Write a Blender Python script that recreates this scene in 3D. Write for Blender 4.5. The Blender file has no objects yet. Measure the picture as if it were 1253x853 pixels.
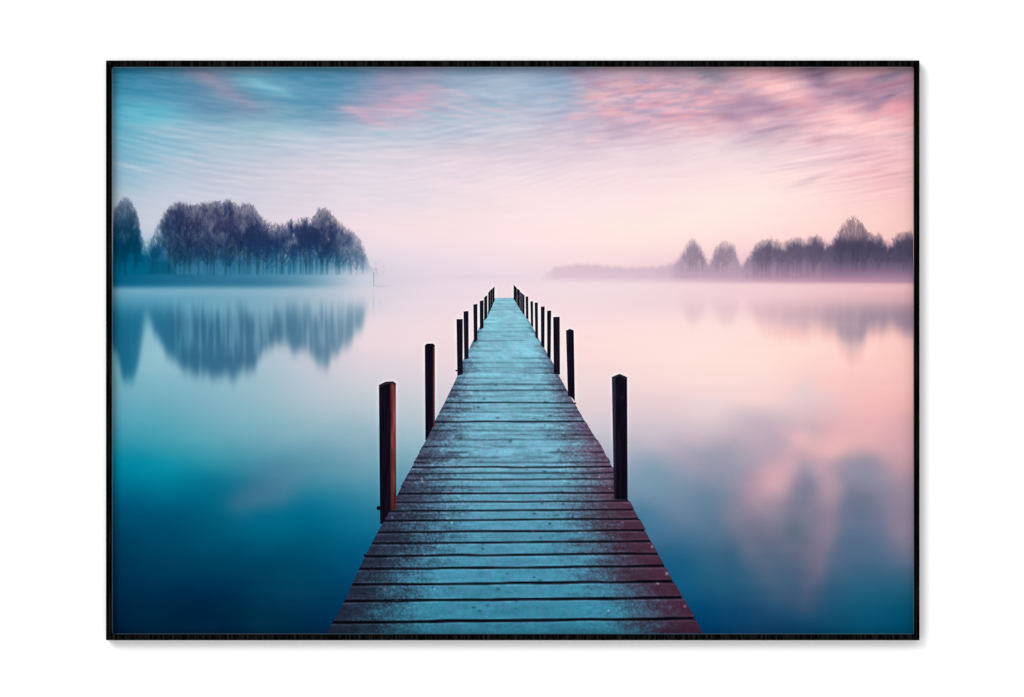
# A framed print of a pier on a misty lake, hanging on a white studio wall.
# The print is a flat printed sheet in a real frame: its ink is the sheet's own
# pigment; every shadow in the picture (frame on the sheet, frame on the wall)
# comes from the lamp.
import bpy, math, random
import numpy as np
from mathutils import Vector

sc = bpy.context.scene

# ------------------------------------------------------------------ camera
ZC = 1.5                       # height of the picture's centre on the wall
DIST = 5.0
cam_d = bpy.data.cameras.new("camera")
cam = bpy.data.objects.new("camera", cam_d)
sc.collection.objects.link(cam)
cam.location = (0, -DIST, ZC)
cam.rotation_euler = (math.radians(90), 0, 0)
cam_d.sensor_width = 36
cam_d.lens = 36 * DIST / 1.253
cam_d.clip_end = 200
sc.camera = cam

# ------------------------------------------------------------------ light
KEY, AMB = 0.46, 0.95          # share of the key lamp and of the room's white light
w = bpy.data.worlds.new("World"); sc.world = w; w.use_nodes = True
bg = w.node_tree.nodes["Background"]
bg.inputs[0].default_value = (1, 1, 1, 1); bg.inputs[1].default_value = AMB
ld = bpy.data.lights.new("softbox", 'AREA'); ld.shape = 'DISK'
LD = 30.0
ldir = Vector((-0.78, -1.0, 0.86)).normalized()
ld.size = 2 * LD * math.tan(math.radians(16))
ld.energy = KEY * math.pi * math.pi * LD * LD / abs(ldir.y)
lamp = bpy.data.objects.new("softbox", ld); sc.collection.objects.link(lamp)
lamp.location = ldir * LD + Vector((0, 0, ZC))
lamp.rotation_euler = (-ldir).to_track_quat('-Z', 'Y').to_euler()
sc.view_settings.view_transform = 'Standard'
sc.view_settings.look = 'None'
sc.view_settings.exposure = 0
sc.view_settings.gamma = 1
ETOT = (KEY + AMB) * 0.975     # light that reaches the recessed sheet

# ------------------------------------------------------------------ helpers
S = 0.001                      # one unit of the drawing below is one millimetre
CX, CY = 626.5, 426.5
X0, X1, Y0, Y1 = 137.0, 1118.0, 82.0, 776.0      # visible print
ROOTZ = ZC + (CY - 783.5) * S
def PX(x): return (np.asarray(x) - CX) * S
def PZ(y): return (CY - np.asarray(y)) * S + ZC - ROOTZ

def lin(c):
    c = np.clip(np.asarray(c, float) / 255.0, 0, 1)
    return np.where(c <= 0.04045, c / 12.92, ((c + 0.055) / 1.055) ** 2.4)

_rs = np.random.RandomState(11)
_T = _rs.rand(256, 256)
def vnoise(x, y, seed=0):
    x = np.asarray(x, float) + seed * 17.37; y = np.asarray(y, float) + seed * 9.71
    xi = np.floor(x).astype(int); yi = np.floor(y).astype(int)
    fx = x - xi; fy = y - yi
    fx = fx * fx * fx * (fx * (fx * 6 - 15) + 10); fy = fy * fy * fy * (fy * (fy * 6 - 15) + 10)
    a = _T[yi % 256, xi % 256]; b = _T[yi % 256, (xi + 1) % 256]
    c = _T[(yi + 1) % 256, xi % 256]; d = _T[(yi + 1) % 256, (xi + 1) % 256]
    return (a + (b - a) * fx) * (1 - fy) + (c + (d - c) * fx) * fy
def fbm(x, y, seed=0, oct=4, gain=0.5):
    t = 0; amp = 1; s = 0
    for o in range(oct):
        t = t + amp * vnoise(x * 2 ** o, y * 2 ** o, seed + o * 3); s += amp; amp *= gain
    return t / s
def sstep(a, b, x):
    t = np.clip((np.asarray(x, float) - a) / (b - a), 0, 1); return t * t * (3 - 2 * t)
def gblur(A, sx, sy):
    for ax, s in ((1, sx), (0, sy)):
        if s <= 0: continue
        r = int(3 * s) + 1
        k = np.exp(-0.5 * (np.arange(-r, r + 1) / s) ** 2); k /= k.sum()
        pad = [(0, 0)] * A.ndim; pad[ax] = (r, r)
        P = np.pad(A, pad, mode='edge'); out = np.zeros_like(A)
        n = A.shape[ax]
        for i, kk in enumerate(k):
            out += kk * np.take(P, np.arange(i, i + n), axis=ax)
        A = out
    return A

# ------------------------------------------------------------------ the printed picture's ink
BX0, BY0 = 132, 77             # ink buffer origin (a little bleed under the frame)
BW, BH = 992, 706
gx, gy = np.meshgrid(np.arange(BW) + BX0, np.arange(BH) + BY0)
gx = gx.astype(float); gy = gy.astype(float)

COLS = [150, 198, 260, 321, 382, 443, 505, 566, 627, 688, 750, 811, 872, 933, 995, 1056, 1112]
SKY = {
 88: "44,126,164 68,130,165 112,138,165 100,155,182 82,145,178 105,150,180 158,158,186 140,166,192 155,178,202 148,166,196 195,160,180 192,160,180 170,152,172 240,180,185 170,138,160 210,156,168 190,142,160",
 98: "50,132,168 70,135,170 115,140,166 108,166,190 84,147,180 110,150,180 162,160,188 148,172,196 162,182,204 150,170,200 195,162,182 194,162,182 172,156,176 244,184,188 175,140,162 210,156,168 188,142,160",
 112: "68,148,180 76,148,180 115,145,172 118,172,196 92,152,182 140,155,185 168,162,188 170,185,205 168,190,210 160,182,205 208,172,186 206,170,186 222,172,186 246,192,196 205,160,178 186,146,166 205,152,168",
 134: "92,175,200 98,178,200 112,152,180 128,165,188 98,157,184 188,166,190 185,170,195 178,188,205 185,190,208 170,185,208 215,172,188 220,175,190 205,166,185 198,158,180 225,172,184 248,190,195 236,168,178",
 160: "110,182,204 145,188,207 155,188,207 155,190,205 170,195,212 185,195,212 190,200,215 190,196,213 205,205,218 205,196,212 222,195,208 225,190,203 238,200,208 218,183,197 240,192,200 252,205,207 246,192,197",
 186: "128,183,206 152,191,209 175,195,212 185,198,213 205,205,220 212,210,222 215,208,222 222,208,218 222,208,220 232,212,222 240,220,226 236,212,221 245,225,228 234,211,217 248,215,220 248,205,210 248,196,201",
 212: "145,188,209 172,194,213 195,200,216 205,204,218 220,211,223 225,217,226 228,216,226 235,218,226 236,220,228 242,222,228 246,222,228 246,222,226 252,222,224 254,228,226 254,220,220 254,208,210 250,197,200",
 245: "180,198,214 200,205,220 205,208,222 212,208,222 222,214,225 230,218,228 232,220,228 240,223,229 248,226,230 250,228,232 252,228,230 254,230,228 254,234,228 255,234,228 255,226,222 254,212,210 252,202,202",
 277: "195,203,217 205,208,220 214,210,222 224,214,224 234,219,228 243,222,228 246,224,228 250,226,228 253,228,229 254,230,228 255,233,226 255,233,226 255,232,226 255,228,222 255,220,214 255,215,208 254,208,200",
 300: "150,185,205 170,195,213 180,198,215 190,200,216 212,210,224 236,219,228 242,222,229 246,224,230 251,227,230 253,228,228 254,228,225 254,227,224 254,222,221 253,216,215 250,208,209 248,202,202 246,196,194",
 320: "60,138,168 66,138,168 70,140,170 108,170,193 150,190,206 222,213,225 232,217,228 238,220,229 243,222,229 248,222,225 249,220,222 246,214,218 240,205,212 232,195,205 222,182,195 214,172,186 210,168,182",
 336: "50,125,156 58,130,160 70,140,168 98,160,184 130,175,195 208,207,220 227,213,225 232,216,227 236,217,228 240,216,223 238,212,219 232,203,213 222,188,200 210,172,186 196,155,174 184,143,164 178,136,160",
 346: "78,146,175 90,155,182 96,158,184 112,167,191 148,180,201 205,207,220 227,213,225 233,217,227 238,218,228 239,218,225 240,217,224 236,206,215 224,190,202 208,168,184 196,152,174 182,140,162 176,136,160",
}
LAKE = {
 346: "82,148,176 92,156,183 98,159,185 113,167,191 149,180,202 206,208,220 228,214,225 234,218,227 240,218,228 240,220,226 242,220,226 242,216,222 238,211,218 238,206,211 234,196,203 230,184,193 228,174,182",
 360: "94,160,186 100,163,189 112,165,190 130,172,195 165,185,203 214,210,221 230,215,225 236,218,227 242,218,226 242,222,226 243,220,225 241,215,221 241,210,216 242,207,211 238,197,201 234,188,193 232,179,184",
 375: "90,160,186 104,166,189 115,168,190 132,172,192 165,187,203 218,212,222 232,216,225 238,218,226 244,218,226 243,219,223 243,217,221 241,214,219 243,211,216 244,208,211 240,200,204 236,193,196 232,183,187",
 395: "115,174,194 135,187,204 150,188,205 165,190,206 192,201,213 232,215,222 238,218,225 243,220,225 248,222,225 250,222,224 252,222,222 254,224,222 254,224,221 254,222,218 253,216,210 252,208,202 250,202,196",
 420: "128,183,199 158,198,211 165,195,208 178,196,208 205,204,215 235,215,222 238,218,223 242,218,222 250,222,222 252,222,220 254,224,220 255,226,220 255,226,220 255,224,216 255,222,212 254,216,205 254,206,196",
 445: "124,182,197 150,192,206 152,189,204 168,193,206 198,201,212 222,210,219 228,213,220 235,214,220 245,218,220 246,218,218 250,220,218 254,224,218 255,226,218 255,224,216 254,214,208 254,206,200 254,200,192",
 470: "115,176,194 125,180,196 137,183,198 156,188,202 186,198,210 205,205,214 215,208,216 225,210,218 238,215,218 238,214,216 240,216,216 248,218,216 252,220,216 250,218,214 252,206,202 248,196,194 252,196,190",
 490: "104,172,191 112,171,190 130,178,195 150,185,198 178,194,205 190,200,208 200,203,212 212,206,214 230,210,214 232,212,214 228,208,212 236,208,210 238,215,216 250,214,210 228,200,204 246,190,188 248,188,184",
 515: "82,163,184 88,165,183 115,172,190 130,178,192 155,185,198 165,190,202 180,195,205 195,200,208 215,205,210 215,203,208 212,202,210 215,198,206 230,208,212 205,188,196 215,180,188 238,182,184 225,172,178",
 540: "55,152,176 66,155,175 90,162,180 110,165,182 130,172,188 135,175,190 150,182,196 170,190,200 195,195,203 190,192,202 190,188,200 195,185,198 190,178,190 195,168,182 210,170,180 235,180,182 212,165,175",
 565: "5,140,168 24,146,168 50,145,165 75,142,165 85,148,170 105,160,180 125,170,185 130,175,190 160,180,192 160,175,190 155,165,185 155,165,182 150,155,172 170,155,172 190,162,175 158,146,163 200,155,168",
 590: "0,116,150 0,126,153 12,118,146 50,120,148 60,135,158 80,145,168 100,150,172 120,160,178 130,160,178 130,150,170 120,150,170 130,150,172 115,135,160 185,152,166 135,130,150 140,138,158 170,145,160",
 612: "0,92,128 0,102,132 0,102,130 58,114,141 14,116,148 50,130,158 80,138,160 90,135,158 90,135,158 90,135,158 105,145,168 115,140,165 90,125,150 160,143,158 140,130,150 110,115,140 145,135,155",
 632: "0,78,112 0,82,115 0,92,120 0,104,134 0,105,140 20,115,145 50,120,148 70,120,150 70,120,150 70,120,150 80,128,158 90,125,155 95,120,145 143,134,151 130,125,145 105,115,142 140,130,150",
 660: "0,64,96 0,72,102 0,80,108 0,91,121 0,90,118 0,95,130 20,95,130 30,95,130 30,95,130 40,100,135 55,110,145 65,110,145 75,112,140 112,115,138 108,115,135 85,110,140 125,122,145",
 690: "0,56,86 0,62,92 0,65,95 0,70,100 0,75,105 0,80,118 10,80,115 10,80,115 10,80,115 10,80,118 15,85,125 30,90,128 50,98,128 75,102,128 98,105,130 62,100,130 85,110,138",
 720: "0,48,78 0,52,82 0,48,80 0,60,88 0,60,90 0,65,105 0,70,110 0,75,118 0,75,118 0,75,118 0,75,118 5,78,120 20,82,115 45,88,118 60,92,120 30,92,122 40,95,122",
 750: "0,38,66 0,42,68 0,38,66 0,50,75 0,48,78 0,50,92 0,56,98 0,60,105 0,60,105 0,60,105 0,60,105 0,65,112 5,68,108 25,70,108 35,80,112 10,82,115 5,82,112",
 778: "0,31,60 0,35,60 0,36,62 0,42,66 0,40,70 0,42,80 0,46,88 0,50,95 0,50,95 0,50,95 0,50,95 0,58,105 0,58,100 15,62,102 10,70,105 0,74,105 0,74,108",
}
def lattice(tab, sx, sy):
    ys = sorted(tab)
    V = np.array([[[float(v) for v in c.split(',')] for c in tab[y].split()] for y in ys])
    px = np.arange(BW) + BX0; py = np.arange(BH) + BY0
    rows = np.stack([np.stack([np.interp(px, COLS, V[j, :, k]) for k in range(3)], -1) for j in range(len(ys))])
    out = np.empty((BH, BW, 3))
    j = np.clip(np.searchsorted(ys, py, side='right') - 1, 0, len(ys) - 2)
    ya = np.array(ys, float)
    t = np.clip((py - ya[j]) / (ya[j + 1] - ya[j]), 0, 1)[:, None, None]
    out = rows[j] * (1 - t) + rows[j + 1] * t
    return gblur(out, sx, sy)

def blob(A, x, y, rx, ry, deg, col, al, p=1.0):
    """a soft elongated patch of ink"""
    c, s = math.cos(math.radians(deg)), math.sin(math.radians(deg))
    u = ((gx - x) * c + (gy - y) * s) / rx; v = (-(gx - x) * s + (gy - y) * c) / ry
    m = al * np.exp(-((u * u + v * v) ** p))[..., None]
    A += (np.array(col, float) - A) * m

# ---- sky
sky = lattice(SKY, 14, 5)
for b in [
    (285, 116, 80, 24, 6, (104, 142, 169), .55), (398, 118, 46, 30, -4, (90, 147, 178), .5), (205, 108, 60, 18, 4, (66, 134, 168), .4),
    (480, 100, 40, 14, 0, (158, 158, 185), .4), (735, 168, 62, 24, -8, (212, 192, 208), .5), (705, 150, 60, 24, 0, (196, 186, 207), .35),
    (800, 140, 70, 30, -6, (200, 170, 192), .4), (905, 126, 48, 28, -8, (184, 152, 176), .45), (1070, 112, 55, 20, -10, (165, 132, 158), .45),
    (925, 165, 46, 14, -14, (200, 170, 188), .4), (640, 190, 70, 20, 4, (220, 206, 218), .35), (560, 150, 60, 22, 4, (188, 194, 211), .35),
    (254, 94, 22, 7, 14, (150, 140, 165), .6), (278, 112, 30, 9, 28, (150, 148, 172), .65),
    (303, 130, 16, 8, 10, (150, 150, 178), .55), (318, 104, 30, 8, 18, (112, 182, 205), .7),
    (345, 112, 26, 4, 22, (125, 185, 207), .5), (178, 141, 40, 12, -2, (98, 182, 205), .55),
    (265, 129, 50, 9, 4, (108, 146, 178), .5), (180, 119, 45, 6, 6, (72, 145, 178), .5),
    (190, 161, 35, 3, 12, (178, 198, 214), .5), (235, 164, 40, 3, 14, (185, 200, 215), .5),
    (170, 172, 40, 3, 10, (140, 190, 210), .4), (300, 178, 45, 3, 14, (200, 206, 220), .4),
    (160, 205, 35, 2.5, 14, (205, 210, 222), .5), (158, 194, 40, 3, 8, (118, 178, 205), .4),
    (220, 198, 40, 3, 10, (190, 192, 214), .35), (360, 168, 30, 6, 10, (195, 205, 220), .4),
    (395, 112, 30, 16, 0, (92, 152, 184), .5), (405, 150, 30, 10, 10, (130, 165, 192), .4),
    (430, 134, 15, 4, 10, (204, 172, 194), .6), (452, 146, 18, 4.5, 18, (208, 178, 198), .7),
    (470, 153, 18, 4, 10, (205, 182, 200), .5), (500, 124, 24, 6, -4, (205, 170, 192), .6),
    (478, 100, 20, 8, 30, (165, 155, 180), .6), (515, 118, 10, 7, 0, (205, 165, 188), .5),
    (530, 110, 12, 5, 0, (200, 172, 192), .6), (495, 138, 24, 3.5, 16, (205, 178, 197), .5),
    (500, 106, 12, 6, 0, (145, 160, 190), .6), (465, 163, 12, 3, 0, (165, 200, 215), .55),
    (540, 145, 22, 4, 14, (165, 195, 212), .6), (545, 160, 20, 3, 10, (170, 197, 214), .4),
    (570, 117, 30, 3, 16, (195, 178, 200), .6), (590, 121, 22, 3, 20, (150, 182, 205), .6),
    (570, 135, 40, 3, 18, (200, 195, 212), .5), (600, 140, 30, 3, 14, (160, 188, 208), .4),
    (676, 104, 24, 9, 8, (154, 184, 208), .4), (690, 117, 28, 6, 10, (158, 184, 208), .35),
    (668, 126, 16, 5, 10, (160, 188, 212), .45), (676, 143, 12, 5, 0, (168, 190, 214), .4),
    (735, 120, 24, 5, -8, (230, 184, 194), .6), (745, 117, 9, 5, -20, (234, 186, 194), .5),
    (765, 96, 14, 5, -12, (215, 168, 182), .6), (734, 102, 14, 5, -5, (214, 165, 184), .6),
    (712, 92, 16, 5, 10, (175, 140, 165), .5), (778, 118, 18, 5, -12, (218, 168, 188), .5),
    (795, 127, 18, 5, -10, (234, 176, 190), .5), (812, 116, 18, 4, -10, (228, 168, 184), .6),
    (757, 138, 18, 5, 6, (228, 178, 192), .6), (804, 145, 18, 5, -8, (236, 180, 192), .5),
    (820, 136, 18, 4, -20, (228, 168, 184), .6), (704, 144, 10, 4, 10, (230, 185, 195), .5),
    (790, 137, 20, 4, 0, (178, 162, 190), .5), (762, 116, 10, 8, 0, (178, 165, 192), .5),
    (772, 157, 24, 4, -8, (196, 178, 200), .4), (735, 155, 22, 4, -14, (205, 190, 206), .4),
    (850, 100, 14, 8, 0, (208, 165, 178), .5), (830, 104, 8, 6, 0, (176, 156, 184), .45),
    (858, 130, 18, 7, -14, (234, 178, 190), .6), (840, 142, 20, 5, -10, (228, 170, 184), .5),
    (862, 150, 16, 7, -20, (244, 190, 194), .6), (866, 92, 12, 7, 0, (142, 142, 160), .5),
    (808, 157, 10, 4, 0, (240, 190, 196), .5), (723, 171, 10, 4, 0, (246, 205, 208), .5),
    (880, 98, 14, 8, 0, (150, 140, 158), .55), (955, 107, 32, 10, 6, (255, 200, 202), .8),
    (975, 118, 20, 6, 10, (255, 195, 198), .5), (1000, 92, 15, 11, 20, (134, 112, 140), .75),
    (1003, 103, 8, 5, 0, (150, 122, 148), .5), (905, 112, 18, 5, -8, (205, 160, 178), .5),
    (908, 124, 18, 10, 10, (178, 146, 172), .55), (936, 128, 16, 8, 20, (172, 142, 168), .6),
    (903, 142, 14, 8, 0, (182, 152, 176), .55), (960, 141, 16, 4, -18, (180, 150, 170), .5),
    (925, 148, 12, 3, -15, (240, 185, 192), .5), (945, 158, 26, 4, -14, (188, 158, 178), .5),
    (930, 167, 30, 4, -14, (186, 162, 182), .5), (955, 173, 26, 5, -28, (208, 178, 192), .45),
    (985, 138, 24, 4, -6, (205, 158, 178), .45), (998, 117, 12, 5, 0, (182, 146, 174), .6),
    (1042, 115, 22, 6, 4, (158, 130, 158), .65), (1056, 120, 20, 5, 4, (160, 128, 152), .5),
    (1049, 119, 5, 2, 0, (215, 150, 172), .6), (1060, 102, 30, 5, -18, (180, 138, 160), .6),
    (1078, 97, 22, 5, -18, (148, 126, 152), .6), (1092, 92, 18, 5, -20, (128, 124, 146), .6),
    (1088, 117, 26, 4, -24, (150, 122, 150), .75), (1070, 132, 14, 5, -20, (172, 136, 160), .6),
    (1035, 146, 34, 9, 10, (255, 203, 204), .75), (1040, 155, 20, 6, 4, (254, 212, 212), .5),
    (1100, 132, 14, 8, -10, (242, 162, 174), .55), (1068, 158, 24, 6, 6, (255, 198, 200), .4),
    (1002, 170, 14, 7, 0, (202, 156, 174), .6), (1020, 168, 20, 3, -4, (215, 165, 180), .5),
    (1096, 166, 20, 3, -8, (212, 178, 188), .6), (985, 183, 30, 4, -4, (232, 205, 215), .5),
    (1090, 176, 40, 2.5, -8, (222, 178, 188), .5), (1000, 198, 50, 1.8, -6, (218, 190, 200), .6),
    (985, 204, 55, 1.6, -8, (222, 198, 208), .6), (1060, 188, 50, 1.8, -10, (226, 186, 196), .5),
    (1085, 200, 40, 1.8, -12, (224, 182, 192), .5), (1090, 214, 40, 2.5, -14, (226, 184, 192), .5),
    (1000, 216, 25, 3, -20, (222, 192, 202), .6), (985, 224, 18, 4, -20, (226, 198, 206), .5),
    (1100, 225, 35, 2.5, -12, (236, 186, 192), .4), (912, 188, 26, 7, 0, (246, 228, 230), .5),
    (810, 200, 40, 5, -4, (235, 215, 222), .4), (645, 178, 30, 5, 6, (214, 200, 214), .4),
    (700, 172, 30, 6, 10, (216, 200, 213), .35), (830, 214, 40, 3, -2, (240, 212, 220), .4),
]: blob(sky, *b)
# wind-combed streaks: grain falls to the right on the left side, rises on the right
arch = lambda x: 0.14 * (x - 137) - 0.00019 * (x - 137) ** 2
vv = gy - arch(gx) - 3.0 * fbm(gx / 60, gy / 30, 5, 2)
n1 = fbm(gx / 46, vv / 5.2, 1, 3) - .5
n2 = fbm(gx / 22 + 50, vv / 3.0, 2, 3) - .5
n3 = fbm(gx / 90, vv / 11.0, 3, 3) - .5
hi = 1 - sstep(150, 262, gy)
rgt = sstep(560, 800, gx)
amp = (.25 + .75 * hi) * (1 - sstep(262, 300, gy) * .8)
mid_clear = 1 - .55 * np.exp(-((gx - 820) / 170) ** 2) * sstep(160, 200, gy)
amp = amp * mid_clear
str_l = np.array([19, 11, 8.])           # streaks from cyan to pale pink
str_r = np.array([15, 21, 17.])          # streaks from mauve to salmon
lowr = np.array([6, 12, 11.])
sv = (str_l * (1 - rgt[..., None]) + (str_r * hi[..., None] + lowr * (1 - hi[..., None])) * rgt[..., None])
sky += ((n1 * 1.0 + n2 * .8 + n3 * .7) * amp)[..., None] * sv * 1.25
fine = fbm(gx / 30, vv / 1.7, 7, 2) - .5
sky += (fine * amp)[..., None] * np.array([9, 9, 8.])
# rows of ripples in the high cloud
wv = gy - arch(gx) * 1.15 + 9 * (fbm(gx / 110, gy / 60, 15, 2) - .5) + 3.5 * (fbm(gx / 34, gy / 14, 16, 2) - .5)
rip = np.sin(2 * np.pi * wv / (7.2 + 1.6 * np.sin(gx / 210)))
rmask = sstep(.40, .62, fbm(gx / 75, vv / 17, 17, 2))
zone = np.maximum(np.exp(-((gx - 230) / 190) ** 2 - ((gy - 195) / 42) ** 2), np.exp(-((gx - 1040) / 100) ** 2 - ((gy - 205) / 34) ** 2) * .95)
zone = np.maximum(zone, .55 * np.exp(-((gx - 560) / 150) ** 2 - ((gy - 160) / 40) ** 2))
zone = np.maximum(zone, .5 * np.exp(-((gx - 430) / 120) ** 2 - ((gy - 228) / 22) ** 2))
zone = np.maximum(zone, .42 * np.exp(-((gx - 660) / 240) ** 2 - ((gy - 205) / 34) ** 2))
rcolr = np.array([13, 8, 6.]) * (1 - rgt[..., None]) + np.array([6, 10, 9.]) * rgt[..., None]
sky += (rip * (.35 + .65 * rmask) * zone * .8)[..., None] * rcolr
wv2 = gy - .27 * (gx - 545) + 10 * (fbm(gx / 70, gy / 40, 151, 2) - .5) + 4 * (fbm(gx / 22, gy / 9, 152, 2) - .5)
rip2 = np.sin(2 * np.pi * wv2 / 10.5)
z2 = np.exp(-((gx - 555) / 85) ** 2 - ((gy - 132) / 26) ** 2) * (.4 + .8 * sstep(.4, .6, fbm(gx / 40, gy / 14, 153, 2)))
sky += (rip2 * z2 * .8)[..., None] * np.array([12, -1, -2.])
wv3 = gy + .16 * (gx - 1040) + 7 * (fbm(gx / 80, gy / 40, 154, 2) - .5)
z3 = np.exp(-((gx - 1060) / 75) ** 2 - ((gy - 205) / 30) ** 2) * sstep(.35, .6, fbm(gx / 60, wv3 / 12, 155, 2))
sky -= ((.5 + .5 * np.sin(2 * np.pi * wv3 / 8.5)) * z3)[..., None] * np.array([14, 17, 12.])
# salmon flecks over mauve in the upper right
fk = fbm(gx / 19, vv / 4.6, 18, 2)
fz = np.exp(-((gx - 795) / 105) ** 2 - ((gy - 124) / 30) ** 2) + .14 * np.exp(-((gx - 520) / 80) ** 2 - ((gy - 122) / 26) ** 2) + .3 * np.exp(-((gx - 1010) / 110) ** 2 - ((gy - 130) / 50) ** 2)
fz = np.clip(fz, 0, 1)
sky += (np.array([246, 186, 192]) - sky) * (sstep(.52, .76, fk) * fz * .55)[..., None]
sky += (np.array([160, 156, 184]) - sky) * (sstep(.48, .28, fk) * fz * .50)[..., None]
sky += (sky - gblur(sky, 24, 11)) * (.16 * (1 - sstep(150, 200, gy)))[..., None]
sky = np.clip(sky, 0, 255)
sky = gblur(sky, .8, .45)

# ---- lake
lake = lattice(LAKE, 13, 6)
for b in [
    (330, 596, 30, 20, -25, (72, 120, 150), .42), (300, 614, 16, 9, -20, (62, 112, 140), .3),
    (330, 575, 30, 12, 0, (72, 138, 162), .35), (270, 598, 40, 16, 10, (0, 100, 132), .35),
    (180, 572, 50, 12, 8, (0, 140, 166), .45), (395, 565, 26, 22, 0, (92, 148, 170), .3),
    (440, 560, 25, 25, 0, (120, 155, 172), .3), (235, 740, 60, 24, 10, (0, 34, 64), .35),
    (205, 700, 40, 20, 0, (0, 58, 90), .25), (340, 640, 30, 14, 0, (0, 108, 138), .3),
    (985, 478, 14, 18, 20, (222, 206, 208), .4), (920, 485, 20, 10, 0, (254, 216, 210), .4),
    (925, 522, 34, 18, 14, (198, 180, 192), .45), (895, 560, 24, 20, 0, (155, 158, 175), .4),
    (940, 545, 30, 20, 0, (190, 168, 184), .5), (955, 565, 16, 12, 0, (172, 162, 178), .45),
    (993, 526, 12, 9, 0, (196, 174, 186), .5), (1016, 551, 26, 8, -14, (236, 182, 184), .75),
    (975, 538, 20, 7, 35, (224, 180, 186), .6), (1045, 533, 36, 9, -6, (234, 182, 184), .5),
    (948, 585, 24, 15, -38, (218, 172, 184), .75), (966, 568, 10, 12, -60, (204, 164, 176), .5),
    (985, 605, 12, 26, 18, (118, 120, 144), .6), (997, 568, 12, 14, 0, (172, 160, 176), .4),
    (1018, 592, 14, 22, 0, (180, 152, 166), .55), (1055, 572, 26, 18, 10, (142, 142, 160), .5),
    (1046, 622, 22, 16, 0, (98, 112, 136), .5), (1065, 560, 20, 10, 25, (152, 142, 160), .4),
    (1010, 650, 13, 40, 12, (136, 124, 144), .6), (1000, 690, 11, 26, 4, (122, 114, 138), .5),
    (972, 650, 11, 14, 0, (88, 108, 126), .5), (920, 650, 22, 24, 30, (122, 118, 140), .4),
    (990, 730, 16, 26, -4, (70, 88, 116), .4), (935, 690, 14, 40, -14, (78, 100, 126), .3),
    (1108, 650, 16, 34, -12, (142, 130, 150), .55), (1085, 610, 12, 20, -20, (140, 134, 155), .3),
    (1050, 680, 30, 24, 0, (72, 102, 132), .3), (895, 690, 14, 40, 10, (30, 86, 118), .3),
    (800, 580, 20, 26, -20, (110, 152, 172), .4), (840, 575, 30, 30, 20, (158, 158, 178), .35),
    (835, 625, 24, 20, 30, (120, 138, 162), .3), (850, 535, 16, 8, 0, (216, 184, 196), .35),
    (785, 640, 18, 26, 0, (60, 122, 154), .4), (830, 700, 24, 30, 0, (14, 92, 132), .3),
]: blob(lake, *(b if b[0] < 760 else b[:6] + (min(.95, b[6] * 1.3),)))
def ridge(A, pts):
    """a soft band of ink along a line of (x, y, half-width, colour, strength)"""
    best = np.zeros_like(gx); col = np.zeros(A.shape)
    wx = gx + 16 * (fbm(gx / 34, gy / 44, 161, 3) - .5); wy = gy + 16 * (fbm(gx / 34 + 9, gy / 44, 164, 3) - .5)
    for (x1, y1, w1, c1, a1), (x2, y2, w2, c2, a2) in zip(pts[:-1], pts[1:]):
        dx, dy = x2 - x1, y2 - y1
        t_ = np.clip(((wx - x1) * dx + (wy - y1) * dy) / (dx * dx + dy * dy), 0, 1)
        d2 = (wx - x1 - t_ * dx) ** 2 + (wy - y1 - t_ * dy) ** 2
        w_ = (w1 + (w2 - w1) * t_) * 1.3; mm = np.exp(-d2 / (w_ * w_)) * (a1 + (a2 - a1) * t_)
        cc = np.array(c1) * (1 - t_[..., None]) + np.array(c2) * t_[..., None]
        up = mm > best; best = np.where(up, mm, best); col = np.where(up[..., None], cc, col)
    best = gblur(best, 2, 2) * (.62 + .36 * fbm(gx / 26, gy / 50, 167, 2))
    A += (col - A) * best[..., None]
ridge(lake, [(905, 575, 20, (158, 156, 174), .5), (925, 540, 26, (190, 172, 186), .6), (958, 560, 18, (176, 164, 180), .5)])
ridge(lake, [(985, 575, 7, (132, 132, 154), .5), (968, 610, 10, (116, 120, 144), .5), (968, 648, 10, (92, 108, 128), .5)])
ridge(lake, [(980, 534, 8, (232, 186, 190), .7), (966, 562, 11, (216, 172, 182), .8), (942, 588, 14, (216, 170, 180), .85), (926, 612, 14, (186, 152, 168), .7), (905, 632, 13, (140, 132, 152), .45)])
ridge(lake, [(985, 540, 9, (236, 190, 190), .6), (1014, 554, 10, (238, 186, 186), .8), (1055, 546, 10, (236, 184, 184), .7), (1100, 556, 14, (226, 174, 178), .55)])
ridge(lake, [(1004, 566, 8, (206, 166, 176), .6), (1018, 596, 10, (186, 154, 168), .75), (1016, 630, 12, (150, 134, 152), .75), (1000, 672, 10, (126, 118, 142), .75), (984, 716, 9, (92, 100, 126), .65), (982, 740, 8, (70, 88, 118), .4)])
ridge(lake, [(898, 622, 12, (142, 134, 152), .4), (908, 648, 14, (128, 124, 144), .42), (932, 688, 13, (104, 112, 136), .42), (958, 726, 12, (80, 96, 122), .4), (982, 742, 8, (66, 88, 118), .4)])
ridge(lake, [(1062, 574, 14, (140, 140, 160), .5), (1050, 604, 18, (112, 120, 142), .6), (1044, 650, 18, (84, 106, 134), .45)])
ridge(lake, [(1112, 600, 12, (158, 140, 158), .6), (1104, 646, 12, (142, 130, 150), .6), (1096, 676, 12, (110, 116, 140), .35)])
ridge(lake, [(800, 545, 8, (206, 186, 198), .4), (845, 562, 9, (182, 168, 184), .5), (868, 586, 10, (160, 152, 172), .4)])
ridge(lake, [(290, 617, 11, (66, 112, 142), .5), (334, 594, 15, (82, 126, 150), .6), (384, 562, 18, (104, 152, 172), .4), (440, 548, 18, (140, 172, 188), .35)])
ridge(lake, [(795, 590, 12, (112, 152, 172), .35), (850, 606, 14, (112, 138, 160), .4), (868, 640, 14, (84, 120, 146), .35)])
nb = fbm(gx / 70, gy / 45, 21, 3) - .5
nh = fbm(gx / 120, gy / 4.0, 22, 3) - .5
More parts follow.
